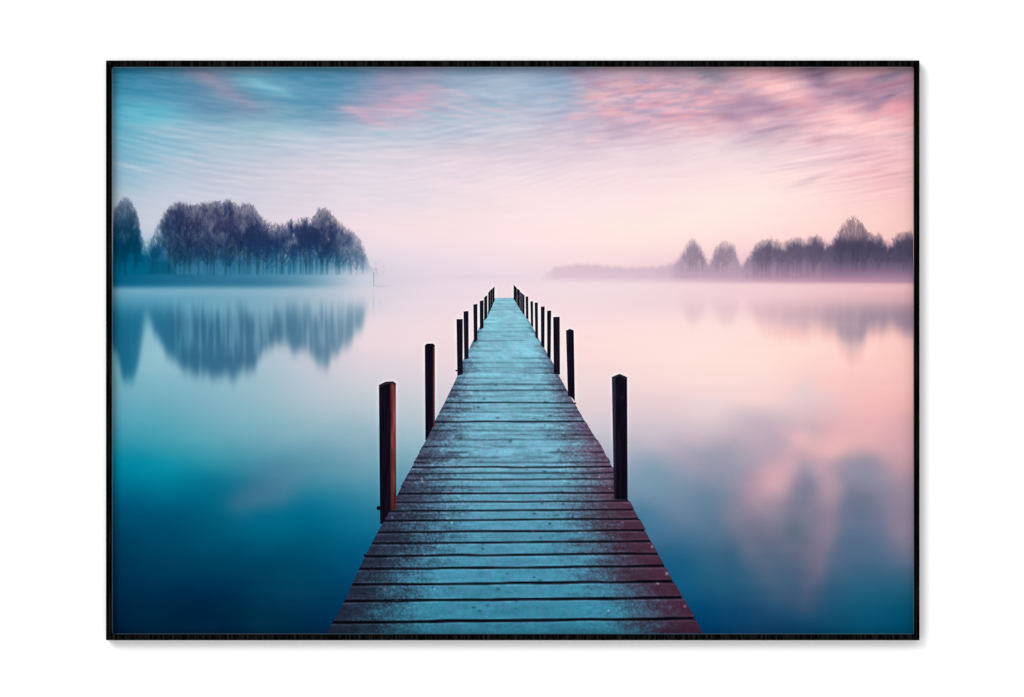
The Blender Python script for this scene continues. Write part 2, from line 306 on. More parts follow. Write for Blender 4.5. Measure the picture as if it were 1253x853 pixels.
lake += (nb * 14 * sstep(470, 560, gy))[..., None] * np.array([1.0, .8, .8])
lake += (nh * 4)[..., None]
lake = np.clip(lake, 0, 255)

# ---- left reflection
def prof(pts):
    a = np.array(pts, float).reshape(-1, 2); return a[:, 0], a[:, 1]
RL = prof([130,424,137,428,145,445,150,460,158,474,163,470,168,458,173,436,176,415,180,396,184,398,190,413,197,424,205,436,212,446,220,454,230,459,245,459,255,463,265,461,275,465,285,467,292,463,297,457,305,461,312,456,316,442,322,433,332,427,340,426,350,428,360,433,372,434,382,438,390,449,398,454,402,449,408,438,415,433,422,427,430,420,438,410,445,398,450,386,454,372,458,364])
endl = np.interp(gx, *RL) + (vnoise(gx / 3.6, gy * 0 + 3, 31) - .5) * 9 + (vnoise(gx / 9, gy * 0 + 8, 33) - .5) * 6
stre = .62 * fbm(gx / 2.3 + (gy - 370) * .004, gy / 90, 34, 2) + .38 * fbm(gx / 11, gy / 60, 36, 2)
fade = sstep(-.35, 1, (endl - gy) / (9 + 9 * vnoise(gx / 6, gy * 0, 35)))
al = fade * sstep(361, 382, gy) * (1 - .9 * sstep(425, 459, gx) * sstep(365, 360, gy))
al *= 1 - sstep(452, 460, gx)
al = gblur(al, 1.6, 5.0)
dk = np.stack([np.interp(gx, [137, 170, 230, 300, 382, 450], [14, 22, 40, 52, 76, 112]),
               np.interp(gx, [137, 170, 230, 300, 382, 450], [96, 102, 98, 102, 120, 146]),
               np.interp(gx, [137, 170, 230, 300, 382, 450], [132, 138, 132, 134, 148, 168])], -1)
lt = np.stack([np.interp(gx, [137, 230, 320, 450], [60, 92, 120, 165]),
               np.interp(gx, [137, 230, 320, 450], [140, 155, 166, 185]),
               np.interp(gx, [137, 230, 320, 450], [172, 182, 188, 200])], -1)
lightness = sstep(.46, .70, stre + .10 * (1 - sstep(366, 405, gy)) - .14 * sstep(415, 445, gy)) * (.85 * sstep(200, 225, gx) + .2)
topm = 1 - sstep(364, 402, gy)
ripl = (vnoise(gx / 45, gy / 1.7, 37) - .5) * sstep(405, 425, gy) * sstep(215, 260, gx)
rc = dk + (lt - dk) * np.clip(lightness * .62 + topm * .55 + ripl * .22, 0, 1)[..., None]
rc = rc + (np.array([120, 178, 198]) - rc) * (np.exp(-((gx - 290 - (gy - 400) * .02) / 3.2) ** 2) * sstep(372, 380, gy) * (1 - sstep(405, 428, gy)) * .55)[..., None]
lake += (rc - lake) * (al * .93)[..., None]
# gap between the two groups of trees
gapm = np.exp(-((gx - (180 + (gy - 380) * .03)) / (3 + np.clip(gy - 370, 0, 90) * .13)) ** 2) * sstep(368, 400, gy) * (1 - sstep(430, 470, gy))
lake += (np.array([140, 188, 205]) - lake) * (gapm * .6)[..., None]
# ---- right reflection
RR = prof([820,366,832,372,838,390,848,402,858,394,866,376,873,382,880,396,890,399,900,392,906,372,915,383,925,394,935,402,950,405,970,406,985,409,1000,405,1013,408,1020,412,1026,420,1033,432,1040,440,1045,441,1051,435,1056,424,1061,412,1070,408,1080,410,1090,404,1100,410,1110,414,1125,416])
endr = np.interp(gx, *RR) + (vnoise(gx / 3.5, gy * 0 + 3, 41) - .5) * 7
fade = sstep(-.3, 1, (endr - gy) / (12 + 6 * vnoise(gx / 6, gy * 0, 45)))
st = .80 + .35 * fbm(gx / 4.0, gy / 150, 44, 2) - .35 * sstep(408, 432, gy) * sstep(.45, .6, fbm(gx / 3.2, gy / 200, 46, 2))
al = fade * sstep(360, 384, gy) * np.interp(gx, [815, 840, 905, 930, 1000, 1030, 1118], [0, .38, .34, .55, .66, .86, .88]) * np.clip(st, 0, 1)
al = gblur(al, 2.0, 5.5) * (1 - .45 * sstep(408, 430, gy))
glow = np.exp(-((gy - endr - 1) / 9.0) ** 2) * sstep(905, 960, gx)
lake += (np.array([255, 192, 188]) - lake) * (glow * .5)[..., None]
rcol = np.stack([np.interp(gx, [830, 940, 1040, 1118], [205, 196, 158, 146]),
                 np.interp(gx, [830, 940, 1040, 1118], [176, 158, 138, 124]),
                 np.interp(gx, [830, 940, 1040, 1118], [192, 176, 156, 148])], -1)
lake += (rcol - lake) * al[..., None]
hl = (vnoise(gx / 40, gy / 1.6, 47) - .5) * sstep(385, 392, gy) * (1 - sstep(415, 430, gy)) * sstep(880, 1000, gx)
lake += (hl * 9)[..., None]
lake = np.clip(gblur(lake, 1.0, 2.0), 0, 255)
mist = np.exp(-((gy - 356.5) / 5.5) ** 2) * (1 - sstep(380, 450, gx))
lake += (np.array([178, 202, 216]) - lake) * (mist * .22)[..., None]
mist = np.exp(-((gy - 353) / 5) ** 2) * sstep(780, 900, gx)
lake += (np.array([246, 208, 212]) - lake) * (mist * .35)[..., None]
# marker pole's reflection
blob(lake, 457, 371, 1.0, 11, 0, (165, 172, 190), .55); blob(lake, 465, 372, 4, 6, 0, (205, 200, 214), .4)

# ---- one buffer: horizon mist joins the two halves
wz = np.interp(gx, [137, 640, 800, 1118], [3.5, 3.5, 3.0, 2.6])
hz = sstep(-1, 1, (gy - np.interp(gx, [137, 430, 470, 640, 700, 1118], [349.5, 349.5, 347.5, 347.5, 346.2, 346.2])) / wz)
buf = sky * (1 - hz[..., None]) + lake * hz[..., None]

def sample(x, y, B=None):
    B = buf if B is None else B
    x = np.clip(np.asarray(x, float) - BX0, 0, BW - 1.001); y = np.clip(np.asarray(y, float) - BY0, 0, BH - 1.001)
    xi = x.astype(int); yi = y.astype(int); fx = (x - xi)[..., None]; fy = (y - yi)[..., None]
    return (B[yi, xi] * (1 - fx) + B[yi, xi + 1] * fx) * (1 - fy) + (B[yi + 1, xi] * (1 - fx) + B[yi + 1, xi + 1] * fx) * fy

# bright print-sharpening rim round the posts (part of the printed ink)
POSTS = [  # outline (x, y) clockwise from top left, kind
 ([(463.6,471),(472,467),(481,466.6),(484.4,469),(485.0,623),(477.5,624.5),(474.2,630),(468.2,641),(465.2,641),(464.3,560)], 'red'),
 ([(519.8,423),(522,420.6),(529.5,420.3),(532,422),(532.2,521.5),(529.3,523),(526,530),(521.6,539),(520.5,538.5)], 'thinred'),
 ([(558.6,390.6),(566.2,390.4),(566.2,458),(559.6,460)], 'dark'),
 ([(567.2,381),(573.2,380.6),(573.4,438.8),(568,440)], 'dark'),
 ([(579.2,372.6),(584.1,371.8),(584.2,416),(579.8,419.5)], 'dark'),
 ([(587,368.6),(591.6,367.2),(591.6,401),(587.3,403.5)], 'dark'),
 ([(592.4,364),(596.2,361),(596.2,388.5),(592.4,392.5)], 'dark'),
 ([(597.4,358.5),(599.9,355.2),(599.9,380),(597.4,386)], 'dark'),
 ([(600.1,355),(602.4,353.2),(602.4,374.5),(600.1,379.8)], 'dark'),
 ([(602.6,353),(605.1,350.6),(605.1,368),(602.6,374)], 'dark'),
 ([(628.5,348.2),(632.4,352.6),(632.4,372),(628.5,365.5)], 'dark'),
 ([(632.7,353),(636.2,355.5),(636.2,378),(632.7,372.5)], 'dark'),
 ([(636.5,357),(641.8,361.5),(641.8,386),(636.5,379)], 'slate'),
 ([(643.1,363),(646.3,362.8),(646.6,391.5),(643.6,388.5)], 'dark'),
 ([(649,368.7),(652.2,368.9),(652.4,401),(649.6,397.5)], 'dark'),
 ([(654.2,370.4),(658,370.2),(658.4,415.5),(655,412.5)], 'dark'),
 ([(661.8,375.2),(666.4,375),(666.2,426),(662,422.5)], 'dark'),
 ([(669.4,380.4),(674.4,380),(673.8,440),(669.6,436)], 'dark'),
 ([(676.9,388),(684.8,387.6),(685.2,458.4),(677.6,457.6)], 'dark'),
 ([(692.6,404.5),(697.2,402.4),(702,404.2),(703.4,491),(699,486),(694.8,484)], 'peak'),
 ([(748.6,461.2),(758.2,457.4),(767.3,461.4),(768.0,611.5),(751.2,611.0)], 'bigpeak'),
]
def inside(poly, x, y):
    r = np.zeros(x.shape, bool); n = len(poly)
    for i in range(n):
        x1, y1 = poly[i]; x2, y2 = poly[(i + 1) % n]
        if y1 == y2: continue
        c = ((y1 > y) != (y2 > y)) & (x < (x2 - x1) * (y - y1) / (y2 - y1) + x1)
        r ^= c
    return r

# ---- deck edge curves
EL = prof([364.5,605.6,380,597.5,405,584.4,427,574,440.6,566.8,463,558.4,490,545.3,513,533.5,539,521,560,509.7,602,487.8,642,466.8,681,446,730,424,775,399.8,790,392])
ER = prof([364.5,628.2,381,638.8,394,648.0,424,664.7,445,677,463,685.8,494,703,515,715.5,551,738.5,571,748.8,610,767.7,636,781.7,676,803.7,713,823.6,730,833.4,775,859,790,867])
def eL(y): return np.interp(y, *EL)
def eR(y): return np.interp(y, *ER)
HM = np.zeros((BH, BW))
for poly, k in POSTS: HM = np.maximum(HM, inside(poly, gx, gy).astype(float))
DK = ((gx > eL(gy)) & (gx < eR(gy)) & (gy > 364.5)).astype(float)
halo = np.clip(gblur(HM, 2.2, 2.2) * 1.5, 0, 1) * .8 + np.clip(gblur(np.maximum(DK, HM), 1.4, 1.4) * 1.2, 0, 1) * .35
hal = np.clip(halo, 0, 1) * (1 - sstep(560, 640, gy) * .75)
buf += (np.clip(buf * 1.13 + 8, 0, 252) - buf) * hal[..., None]
base_buf = buf.copy()          # sky + lake sheet

# ------------------------------------------------------------------ woodland ink
TL = prof([130,266,137,260,145,250,150,244,153,240.5,156,243,160,247,167,257,171,268,173,283,177,291,181,295,184,292,190,281,195,271,200,262,205,256,212,251,222,248,230,250,236,253,243,250,250,248.5,258,247.5,266,247,272,248,276,245,282,244,286,248,290,252,295,250,303,249,308,248,312,254,316,262,322,269,328,272,335,275,340,274,350,275,355,270,357,268,359,273,362,272,369,268,376,266,380,270,385,262,390,255,395,254,402,259,408,264,415,273,422,277,428,281,434,285,440,293,445,301,449,311,453,322,456,331,459,336])
TR = prof([664,335,670,330,680,323.5,690,322,700,321,720,321,735,322,745,323,760,325,770,325,780,326,790,324.5,800,324,815,323,825,319,830,314,834,306,838,301,843,296,848,293,852,296,858,303,862,311,866,318,870,315,873,308,876,302,882,297,890,296,896,298,900,303,902,312,905,320,908,322,912,316,918,308,925,299,932,295,942,292,952,295,957,299,965,294,975,291,985,295,990,291,998,288,1005,292,1012,296,1018,294,1022,288,1026,281,1032,272,1038,267,1044,265,1050,268,1055,273,1060,281,1065,287,1072,288,1076,286,1082,293,1088,298,1093,291,1100,286,1110,285,1125,281])
def twig(x, y, seed):
    a = fbm(x / 2.0, y / 4.6, seed, 2); b = fbm(x / 1.25 + y * .3, y / 3.4, seed + 7, 2); c = fbm(x / 1.25 - y * .3, y / 3.4, seed + 9, 2)
    return (a + b + c) / 3
# left
jag = (vnoise(gx / 1.7, gy / 5, 51) - .5) * 8 + (vnoise(gx / 5, gy * 0, 52) - .5) * 4
topl = np.interp(gx, *TL) + jag
t = gy - topl
tw = twig(gx, gy, 60)
clump = fbm(gx / 13, gy / 16, 63, 2)
dens = sstep(-1.5, 11, t) * np.clip(.52 + (tw - .5) * 1.5 + (clump - .5) * .9 + .30 * sstep(8, 34, t), 0, 1)
dark_mass = np.exp(-((gx - 322) / 17) ** 2 - ((gy - 296) / 17) ** 2) * .34 + np.exp(-((gx - 376 + 9 * (clump - .5)) / 14) ** 2 - ((gy - 288 + 16 * (clump - .5)) / 18) ** 2) * .55 \
          + np.exp(-((gx - 222) / 16) ** 2 - ((gy - 262) / 13) ** 2) * .3 + np.exp(-((gx - 408) / 8) ** 2 - ((gy - 280) / 10) ** 2) * .45
dens = np.clip(dens + dark_mass * sstep(0, 8, t), 0, 1)
open_m = np.exp(-((gx - 262) / 16) ** 2 - ((gy - 285) / 20) ** 2) * .35
dens *= 1 - open_m * sstep(.30, .55, fbm(gx / 4, gy / 12, 66, 2))
low = sstep(0, 26, gy - (300 + 14 * vnoise(gx / 6, gy * 0, 67) + 5 * (tw - .5) * 4))
trunkn = fbm(gx / 2.1 + np.sin(gy / 14) * .4, gy / 90, 68, 2)
dens = dens * (1 - low) + low * np.clip(sstep(.34, .66, trunkn) * np.interp(gx, [190, 300, 340, 440], [.26, .34, .42, .40]) + np.interp(gx, [190, 300, 340, 400, 440], [.88, .70, .58, .54, .42]), 0, 1) * sstep(0, 6, t)
leftm = 1 - sstep(160, 186, gx)
dens = np.clip(dens + leftm * sstep(285, 312, gy) * .6, 0, 1) * (1 - leftm * (1 - sstep(270, 300, gy)) * .12)
dens *= np.interp(gx, [137, 420, 440, 452, 460], [1, 1, .85, .6, 0])
inkl = np.stack([np.interp(gy, [244, 275, 300, 314, 326, 337], [66, 48, 36, 32, 40, 52]),
                 np.interp(gy, [244, 275, 300, 314, 326, 337], [72, 60, 62, 78, 104, 120]),
                 np.interp(gy, [244, 275, 300, 314, 326, 337], [114, 104, 106, 118, 140, 154])], -1)
gl = (1 - sstep(168, 230, gx))[..., None]
inkl2 = np.stack([np.interp(gy, [244, 285, 305, 337], [70, 8, 0, 0]), np.interp(gy, [244, 285, 305, 337], [90, 66, 76, 100]), np.interp(gy, [244, 285, 305, 337], [125, 105, 112, 134])], -1)
inkl = inkl * (1 - gl) + inkl2 * gl
gr = sstep(395, 450, gx)[..., None]
inkl = inkl * (1 - gr) + (inkl * .55 + np.array([150, 168, 195]) * .45) * gr
dens *= 1 - sstep(322, 338, gy) * sstep(345, 430, gx) * .9
wl = (gy < 337) & (gx < 461)
aL = np.where(wl, dens, 0)
buf += (inkl - buf) * aL[..., None]
# low shrub and small pale saplings by the gap
sh = sstep(0, 1, (gy - (318 + (vnoise(gx / 4, gy * 0, 71) - .5) * 4 + ((gx - 197) / 14.5) ** 4 * 10)) / 3) * ((gy < 337) & (gx < 218))
sh = gblur(sh, 1.5, 1.5) * (gy < 337)
buf += (np.array([0, 80, 110]) - buf) * (sh * .62)[..., None]
aL = np.maximum(aL, sh)
# left bank
bt = 335.8
bank = sstep(bt - 1.2, bt + 1.0, gy) * (1 - sstep(345.5, 356, gy)) * (1 - sstep(345, 456, gx)) * (gx < 475)
bcol = np.stack([np.interp(gx, [137, 180, 230, 320, 382, 440], [0, 14, 34, 58, 98, 150]),
                 np.interp(gx, [137, 180, 230, 320, 382, 440], [92, 98, 104, 122, 148, 178]),
                 np.interp(gx, [137, 180, 230, 320, 382, 440], [128, 134, 140, 154, 175, 198])], -1)
bcol += ((gy - 342) * -1.2)[..., None] * np.array([1, 1, 1]) * sstep(230, 330, gx)[..., None]
buf += (bcol - buf) * (bank * .95)[..., None]
spit = np.exp(-((gx - 464) / 9) ** 2 - ((gy - 350) / 1.1) ** 2) * .3 + np.exp(-((gx - 460) / 8) ** 2 - ((gy - 329) / 7) ** 2) * .45 * sstep(.45, .6, twig(gx, gy, 77))
buf += (np.array([150, 155, 185]) - buf) * spit[..., None]
aB = np.maximum(bank, spit)
# right
jag = (vnoise(gx / 1.7, gy / 5, 81) - .5) * 7 * sstep(820, 900, gx) + (vnoise(gx / 5, gy * 0, 82) - .5) * 3
topr = np.interp(gx, *TR) + jag
t = gy - topr
tw = twig(gx, gy, 90)
dens = sstep(-1.5, 10, t) * np.clip(.68 + (tw - .5) * 1.4 + .50 * sstep(3, 14, t), 0, 1)
dens *= 1 - .9 * np.exp(-((gx - 1044) / 18) ** 2) * (1 - sstep(284, 300, gy))
flat = 1 - sstep(815, 835, gx)
dens = dens * (1 - flat) + flat * sstep(0, 6, t) * .62
dens *= np.interp(gx, [664, 680, 825, 835, 905, 920, 1000, 1030, 1118], [.3, .8, .85, .80, .74, .92, .95, 1, 1])
lowr_ = sstep(304, 332, gy)
inkr = np.stack([np.interp(gy, [265, 292, 305, 318, 328, 338, 346], [122, 88, 80, 92, 120, 158, 184]),
                 np.interp(gy, [265, 292, 305, 318, 328, 338, 346], [90, 80, 76, 84, 102, 126, 146]),
                 np.interp(gy, [265, 292, 305, 318, 328, 338, 346], [114, 106, 102, 110, 130, 152, 168])], -1)
pale = np.interp(gx, [664, 800, 850, 905, 930, 1000, 1030], [.72, .68, .42, .40, .14, .08, 0])[..., None]
inkr = inkr * (1 - pale) + np.array([228, 200, 216]) * pale
trn = fbm(gx / 2.2, gy / 90, 95, 2)
gapr = sstep(.50, .68, trn) * sstep(312, 330, gy) * .22 * sstep(905, 925, gx) * (1 - sstep(1000, 1025, gx))
dens *= 1 - gapr
fbot = 1 - sstep(338, 347.5, gy)
aR = np.where((gx > 662), dens * fbot, 0)
buf += (inkr - buf) * aR[..., None]
far = np.exp(-((gx - 575) / 60) ** 2) * sstep(0, 5, gy - (333.5 + 1.5 * vnoise(gx / 8, gy * 0, 98))) * (1 - sstep(338, 346, gy)) * .28
buf += (np.array([212, 198, 216]) - buf) * far[..., None]
buf = np.clip(buf, 0, 255)

# ------------------------------------------------------------------ deck ink
GAPS = [(368,.12),(371.5,.12),(375,.12),(379,.15),(383,.15),(387,.18),(391.5,.2),(396,.2),(401,.2),(406,.25),(411.5,.25),(417,.3),(423.5,.3),(430,.3),(438,.35),
        (444,.3),(450,.35),(456.5,.28),(463,.25),(470.5,.6),(477.6,.7),(485,.2),(492.9,.95),(499.6,.35),(504.5,.3),(509.5,.2),(515.9,.95),(521.5,.3),(527,.4),(532,.38),(538,.4),
        (546.5,.4),(553,.35),(560,.4),(566,.35),(571.7,1),(579,.6),(586.8,.7),(595.6,.45),(603.7,1),(614,.75),(624.5,.9),(636,1),(650,1),(663.5,.95),(679,1),(694.5,1),(713.5,1),(733.5,1),(759.2,1)]
def tilt(y, x): return (x - 627) * np.interp(y, [360, 560, 640, 780], [0, -.002, -.008, -.012])
uu = (gx - eL(gy)) / np.maximum(eR(gy) - eL(gy), 1)
yc = [364, 400, 450, 500, 560, 620, 680, 740, 780]
frost = np.stack([np.interp(gy, yc, [142, 132, 125, 119, 110, 88, 72, 58, 50]),
                  np.interp(gy, yc, [198, 190, 182, 176, 165, 149, 138, 128, 122]),
                  np.interp(gy, yc, [214, 209, 203, 198, 189, 175, 165, 154, 148])], -1)
wetL = np.stack([np.interp(gy, [364, 440, 500, 560, 640, 778], [74, 72, 70, 62, 40, 30]),
                 np.interp(gy, [364, 440, 500, 560, 640, 778], [112, 92, 78, 62, 43, 40]),
                 np.interp(gy, [364, 440, 500, 560, 640, 778], [138, 118, 102, 84, 62, 56])], -1)
wetR = np.stack([np.interp(gy, [364, 440, 500, 560, 640, 778], [74, 80, 88, 90, 64, 58]),
                 np.interp(gy, [364, 440, 500, 560, 640, 778], [112, 86, 78, 68, 44, 38]),
                 np.interp(gy, [364, 440, 500, 560, 640, 778], [138, 114, 102, 88, 60, 56])], -1)
yk = [364, 420, 480, 560, 640, 740, 780]
l0 = np.interp(gy, yk, [-.10, -.12, -.10, -.06, .00, .05, .06]); l1 = np.interp(gy, yk, [.04, .16, .25, .34, .38, .30, .29])
r0 = np.interp(gy, yk, [.98, .86, .75, .68, .65, .70, .70]); r1 = np.interp(gy, yk, [1.10, 1.08, 1.06, 1.03, .96, .96, .96])
persp = np.interp(gy, [364, 450, 560, 780], [3.0, 4.0, 7.0, 9.0])
sy_ = np.interp(gy, [364, 450, 560, 640, 780], [.9, 1.1, 1.6, 2.2, 3.0])
plank_id = np.zeros_like(gy)
for g, s in GAPS: plank_id += (gy > g + tilt(g, gx))
pl_r = vnoise(plank_id * 1.7 + .5, plank_id * 0 + 3.3, 5) - .5
pl_r2 = vnoise(plank_id * 2.3 + .2, plank_id * 0 + 7.1, 9) - .5
grain = fbm(gx / (persp * 3), gy / sy_, 101, 3) - .5
speck = fbm(gx / 2.2, gy / 2.0, 103, 2) - .5
speck2 = _rs.rand(BH, BW) - .5
mott = fbm(gx / 7, gy / 4.5, 105, 3) - .5
spk = .44 * speck + .38 * speck2 + .34 * grain + .12 * mott
mL = sstep(0, 1, (uu + pl_r * .10 - l0) / (l1 - l0) + spk * .85)
mR = sstep(0, 1, (r1 - uu + pl_r2 * .10) / (r1 - r0) + spk * .85)
m = np.clip(mL * mR, 0, 1)[..., None]
side = sstep(.40, .60, uu)[..., None]
wet = wetL * (1 - side) + wetR * side
deck = wet + (frost - wet) * m
deck *= (1 + (.18 + .16 * sstep(430, 460, gy) * (1 - sstep(575, 600, gy))) * grain + .12 * speck + .12 * mott + pl_r * .10 + speck2 * .13 * sstep(430, 560, gy))[..., None]
warm = (sstep(.80, 1.0, uu) * sstep(470, 560, gy))[..., None]
deck += warm * np.array([7, 0, 2])
# fine board lines in the far half
fl = fbm(gx / 70, gy / .95, 107, 2) - .5
deck *= (1 + fl * .22 * (1 - sstep(560, 600, gy)) * (.6 + .8 * (1 - m[..., 0])))[..., None]
# gaps between boards
edge = np.clip(np.maximum(1 - uu * 3.2, (uu - .68) * 3.2), 0, 1)
gapa = np.zeros_like(gy)
def gapw(g): return np.interp(g, [364, 470, 515, 570, 640, 700, 760], [.2, .4, .6, .65, .8, 1.15, 1.5])
for g, s in GAPS:
    d = np.abs(gy - (g + tilt(g, gx)) - (vnoise(gx / 40, gx * 0 + g, 111) - .5) * 1.0)
    wv = gapw(g) * (.75 + .5 * vnoise(gx / 25, gx * 0 + g, 112))
    brk = sstep(.30, .62, fbm(gx / 30, gx * 0 + g * .7, 114, 2)) if s < .5 else 1.0     # weak joints break up and come and go
    a = np.clip(1 - (d - wv) / .9, 0, 1) * np.clip(s * .85 * brk + (.34 * edge * (.4 + .6 * brk) if g > 430 else .1 * edge), 0, 1) if s < .5 else np.clip(1 - (d - wv) / .9, 0, 1) * s
    gapa = np.maximum(gapa, a)
gcol = np.array([6, 6, 16.])
deck += (gcol - deck) * (gapa * np.interp(gy, [364, 480, 570], [.7, .85, .97]))[..., None]
for g, s in GAPS:            # pale print-sharpening rim along both sides of the broad gaps
    if g > 570 and s > .6:
        d = gy - (g + tilt(g, gx)) - gapw(g) - 1.4
        deck += (np.exp(-(d / .9) ** 2) * (.5 + vnoise(gx / 9, gx * 0 + g, 113)) * .17)[..., None] * np.array([130, 130, 140])
        d = gy - (g + tilt(g, gx)) + gapw(g) + 1.5
        deck += (np.exp(-(d / .8) ** 2) * (.3 + vnoise(gx / 14, gx * 0 + g, 116)) * .12)[..., None] * np.array([140, 130, 140])
# frost crystals, nail heads and chips
rr = random.Random(4)
for i in range(26):
    y = rr.uniform(575, 774); u = rr.choice([rr.uniform(.02, .30), rr.uniform(.68, .98)]); x = float(eL(y) + u * (eR(y) - eL(y)))
    blob_r = rr.uniform(.5, 1.1); v = rr.uniform(60, 130)
    d2 = ((gx - x) ** 2 + (gy - y) ** 2) / blob_r ** 2
    deck += np.exp(-d2)[..., None] * np.array([v * .85, v * .95, v])
for (x, y, r, v) in [(517,588,1.3,110),(652,650,1.1,90),(471,721,1.6,70),(485,734,1.1,70),(746,598,1,60),(816,702,1.6,110),(805,714,1.2,110),(798,669,1.4,100),(838,742,1.3,90),(690,588,.9,60),(640,571,1.1,70)]:
    deck += (np.exp(-((gx - x) ** 2 + (gy - y) ** 2) / r ** 2) * v)[..., None]
for i in range(46):
    y = rr.uniform(470, 770); u = rr.uniform(.2, .8); x = float(eL(y) + u * (eR(y) - eL(y))); r = rr.uniform(.6, 1.3)
    d2 = (((gx - x) / (r * 1.6)) ** 2 + ((gy - y) / r) ** 2)
    deck *= (1 - .5 * np.exp(-d2))[..., None]
deck += (vnoise(gx / 5, gy / 3, 117) - .5)[..., None] * np.array([12, -4, 6.]) * m     # faint colour mottling of the frost
deck = np.clip(deck, 0, 255)
buf_deck = deck

# ------------------------------------------------------------------ mesh building
def new_obj(name, me, mat, parent=None):
    o = bpy.data.objects.new(name, me); sc.collection.objects.link(o)
    if mat: me.materials.append(mat)
    if parent: o.parent = parent
    return o

def mesh_from(verts, faces, cols=None):
    """verts (n,3) array, faces list of tuples or (m,4) array, cols (n,3) sRGB ink colours"""
    me = bpy.data.meshes.new("mesh")
    if isinstance(faces, np.ndarray):
        n = len(verts); m, k = faces.shape
        me.vertices.add(n); me.vertices.foreach_set("co", np.ascontiguousarray(verts, np.float32).ravel())
        me.loops.add(m * k); me.loops.foreach_set("vertex_index", faces.astype(np.int32).ravel())
        me.polygons.add(m); me.polygons.foreach_set("loop_start", (np.arange(m) * k).astype(np.int32))
        me.update(calc_edges=True)
    else:
        me.from_pydata([tuple(v) for v in verts], [], [tuple(f) for f in faces]); me.update()
    if cols is not None:
        a = me.color_attributes.new("ink", 'FLOAT_COLOR', 'POINT')
        c = np.ones((len(verts), 4), np.float32); c[:, :3] = lin(cols) / ETOT
        a.data.foreach_set("color", c.ravel())
    return me

def sheet(x0, x1, y0, y1, step, B, lift):
    """a printed sheet between two corners, ink taken from a buffer"""
    nx = int(round((x1 - x0) / step)) + 1; ny = int(round((y1 - y0) / step)) + 1
    xs = np.linspace(x0, x1, nx); ys = np.linspace(y0, y1, ny)
    X, Y = np.meshgrid(xs, ys)
    V = np.stack([PX(X), np.full_like(X, -lift), PZ(Y)], -1).reshape(-1, 3)
    i = np.arange((nx - 1) * (ny - 1)); r = i // (nx - 1); c = i % (nx - 1); a = r * nx + c
    F = np.stack([a, a + nx, a + nx + 1, a + 1], -1)
    return V, F, sample(X, Y, B).reshape(-1, 3)

def cells(mask, B, lift, up=1):
    """printed patch made of the 1 mm cells where mask is true"""
    ys, xs = np.nonzero(mask)
    key = {}
    nodes = np.full((BH + 1, BW + 1), -1, int)
    for dy in (0, 1):
        for dx in (0, 1): nodes[ys + dy, xs + dx] = 0
    ny, nx = np.nonzero(nodes == 0); nodes[ny, nx] = np.arange(len(ny))
    X = nx + BX0 - .5; Y = ny + BY0 - .5
    V = np.stack([PX(X), np.full(len(X), -lift), PZ(Y)], -1)
    F = np.stack([nodes[ys, xs], nodes[ys + 1, xs], nodes[ys + 1, xs + 1], nodes[ys, xs + 1]], -1)
    return V, F, sample(X, Y, B)

# materials ----------------------------------------------------------------
def mat_new(name):
    m = bpy.data.materials.new(name); m.use_nodes = True
    nt = m.node_tree; b = nt.nodes["Principled BSDF"]; return m, nt, b
def ink_material():
    m, nt, b = mat_new("printed_ink")
    at = nt.nodes.new('ShaderNodeAttribute'); at.attribute_name = "ink"
    tc = nt.nodes.new('ShaderNodeTexCoord')
    nz = nt.nodes.new('ShaderNodeTexNoise'); nz.inputs['Scale'].default_value = 900; nz.inputs['Detail'].default_value = 2
    nt.links.new(tc.outputs['Object'], nz.inputs['Vector'])
    mr = nt.nodes.new('ShaderNodeMapRange'); mr.inputs[1].default_value = .2; mr.inputs[2].default_value = .8
    mr.inputs[3].default_value = .975; mr.inputs[4].default_value = 1.025
    nt.links.new(nz.outputs['Fac'], mr.inputs[0])
    mx = nt.nodes.new('ShaderNodeVectorMath'); mx.operation = 'SCALE'
    nt.links.new(at.outputs['Color'], mx.inputs[0]); nt.links.new(mr.outputs[0], mx.inputs['Scale'])
    nt.links.new(mx.outputs[0], b.inputs['Base Color'])
    b.inputs['Roughness'].default_value = .9; b.inputs['Specular IOR Level'].default_value = 0.0
    return m
INK = ink_material()

def wood_material(name, along):
    """black stained ash: dark, with grain lines; along = axis the lines are spread over"""
    m, nt, b = mat_new(name)
    tc = nt.nodes.new('ShaderNodeTexCoord'); mp = nt.nodes.new('ShaderNodeMapping')
    nt.links.new(tc.outputs['Object'], mp.inputs['Vector'])
    mp.inputs['Scale'].default_value = (330, 10, 12) if along == 'x' else (420, 10, 14)
    nz = nt.nodes.new('ShaderNodeTexNoise'); nz.inputs['Scale'].default_value = 1; nz.inputs['Detail'].default_value = 1.5
    nz.inputs['Roughness'].default_value = .6
    nt.links.new(mp.outputs[0], nz.inputs['Vector'])
    cr = nt.nodes.new('ShaderNodeValToRGB')
    cr.color_ramp.elements[0].position = .46; cr.color_ramp.elements[1].position = .66
    k = 1.0 if along == 'x' else .55
    cr.color_ramp.elements[0].color = (.0004, .0004, .0004, 1); cr.color_ramp.elements[1].color = (.0095 * k, .0093 * k, .0088 * k, 1)
    nt.links.new(nz.outputs['Fac'], cr.inputs['Fac']); nt.links.new(cr.outputs[0], b.inputs['Base Color'])
    bp = nt.nodes.new('ShaderNodeBump'); bp.inputs['Strength'].default_value = .12; bp.inputs['Distance'].default_value = .0006
    nt.links.new(nz.outputs['Fac'], bp.inputs['Height']); nt.links.new(bp.outputs[0], b.inputs['Normal'])
    b.inputs['Roughness'].default_value = .65; b.inputs['Specular IOR Level'].default_value = .008
    return m
RIB = wood_material("black_ribbed_wood", 'x')
GRAIN = wood_material("black_grained_wood", 'z')

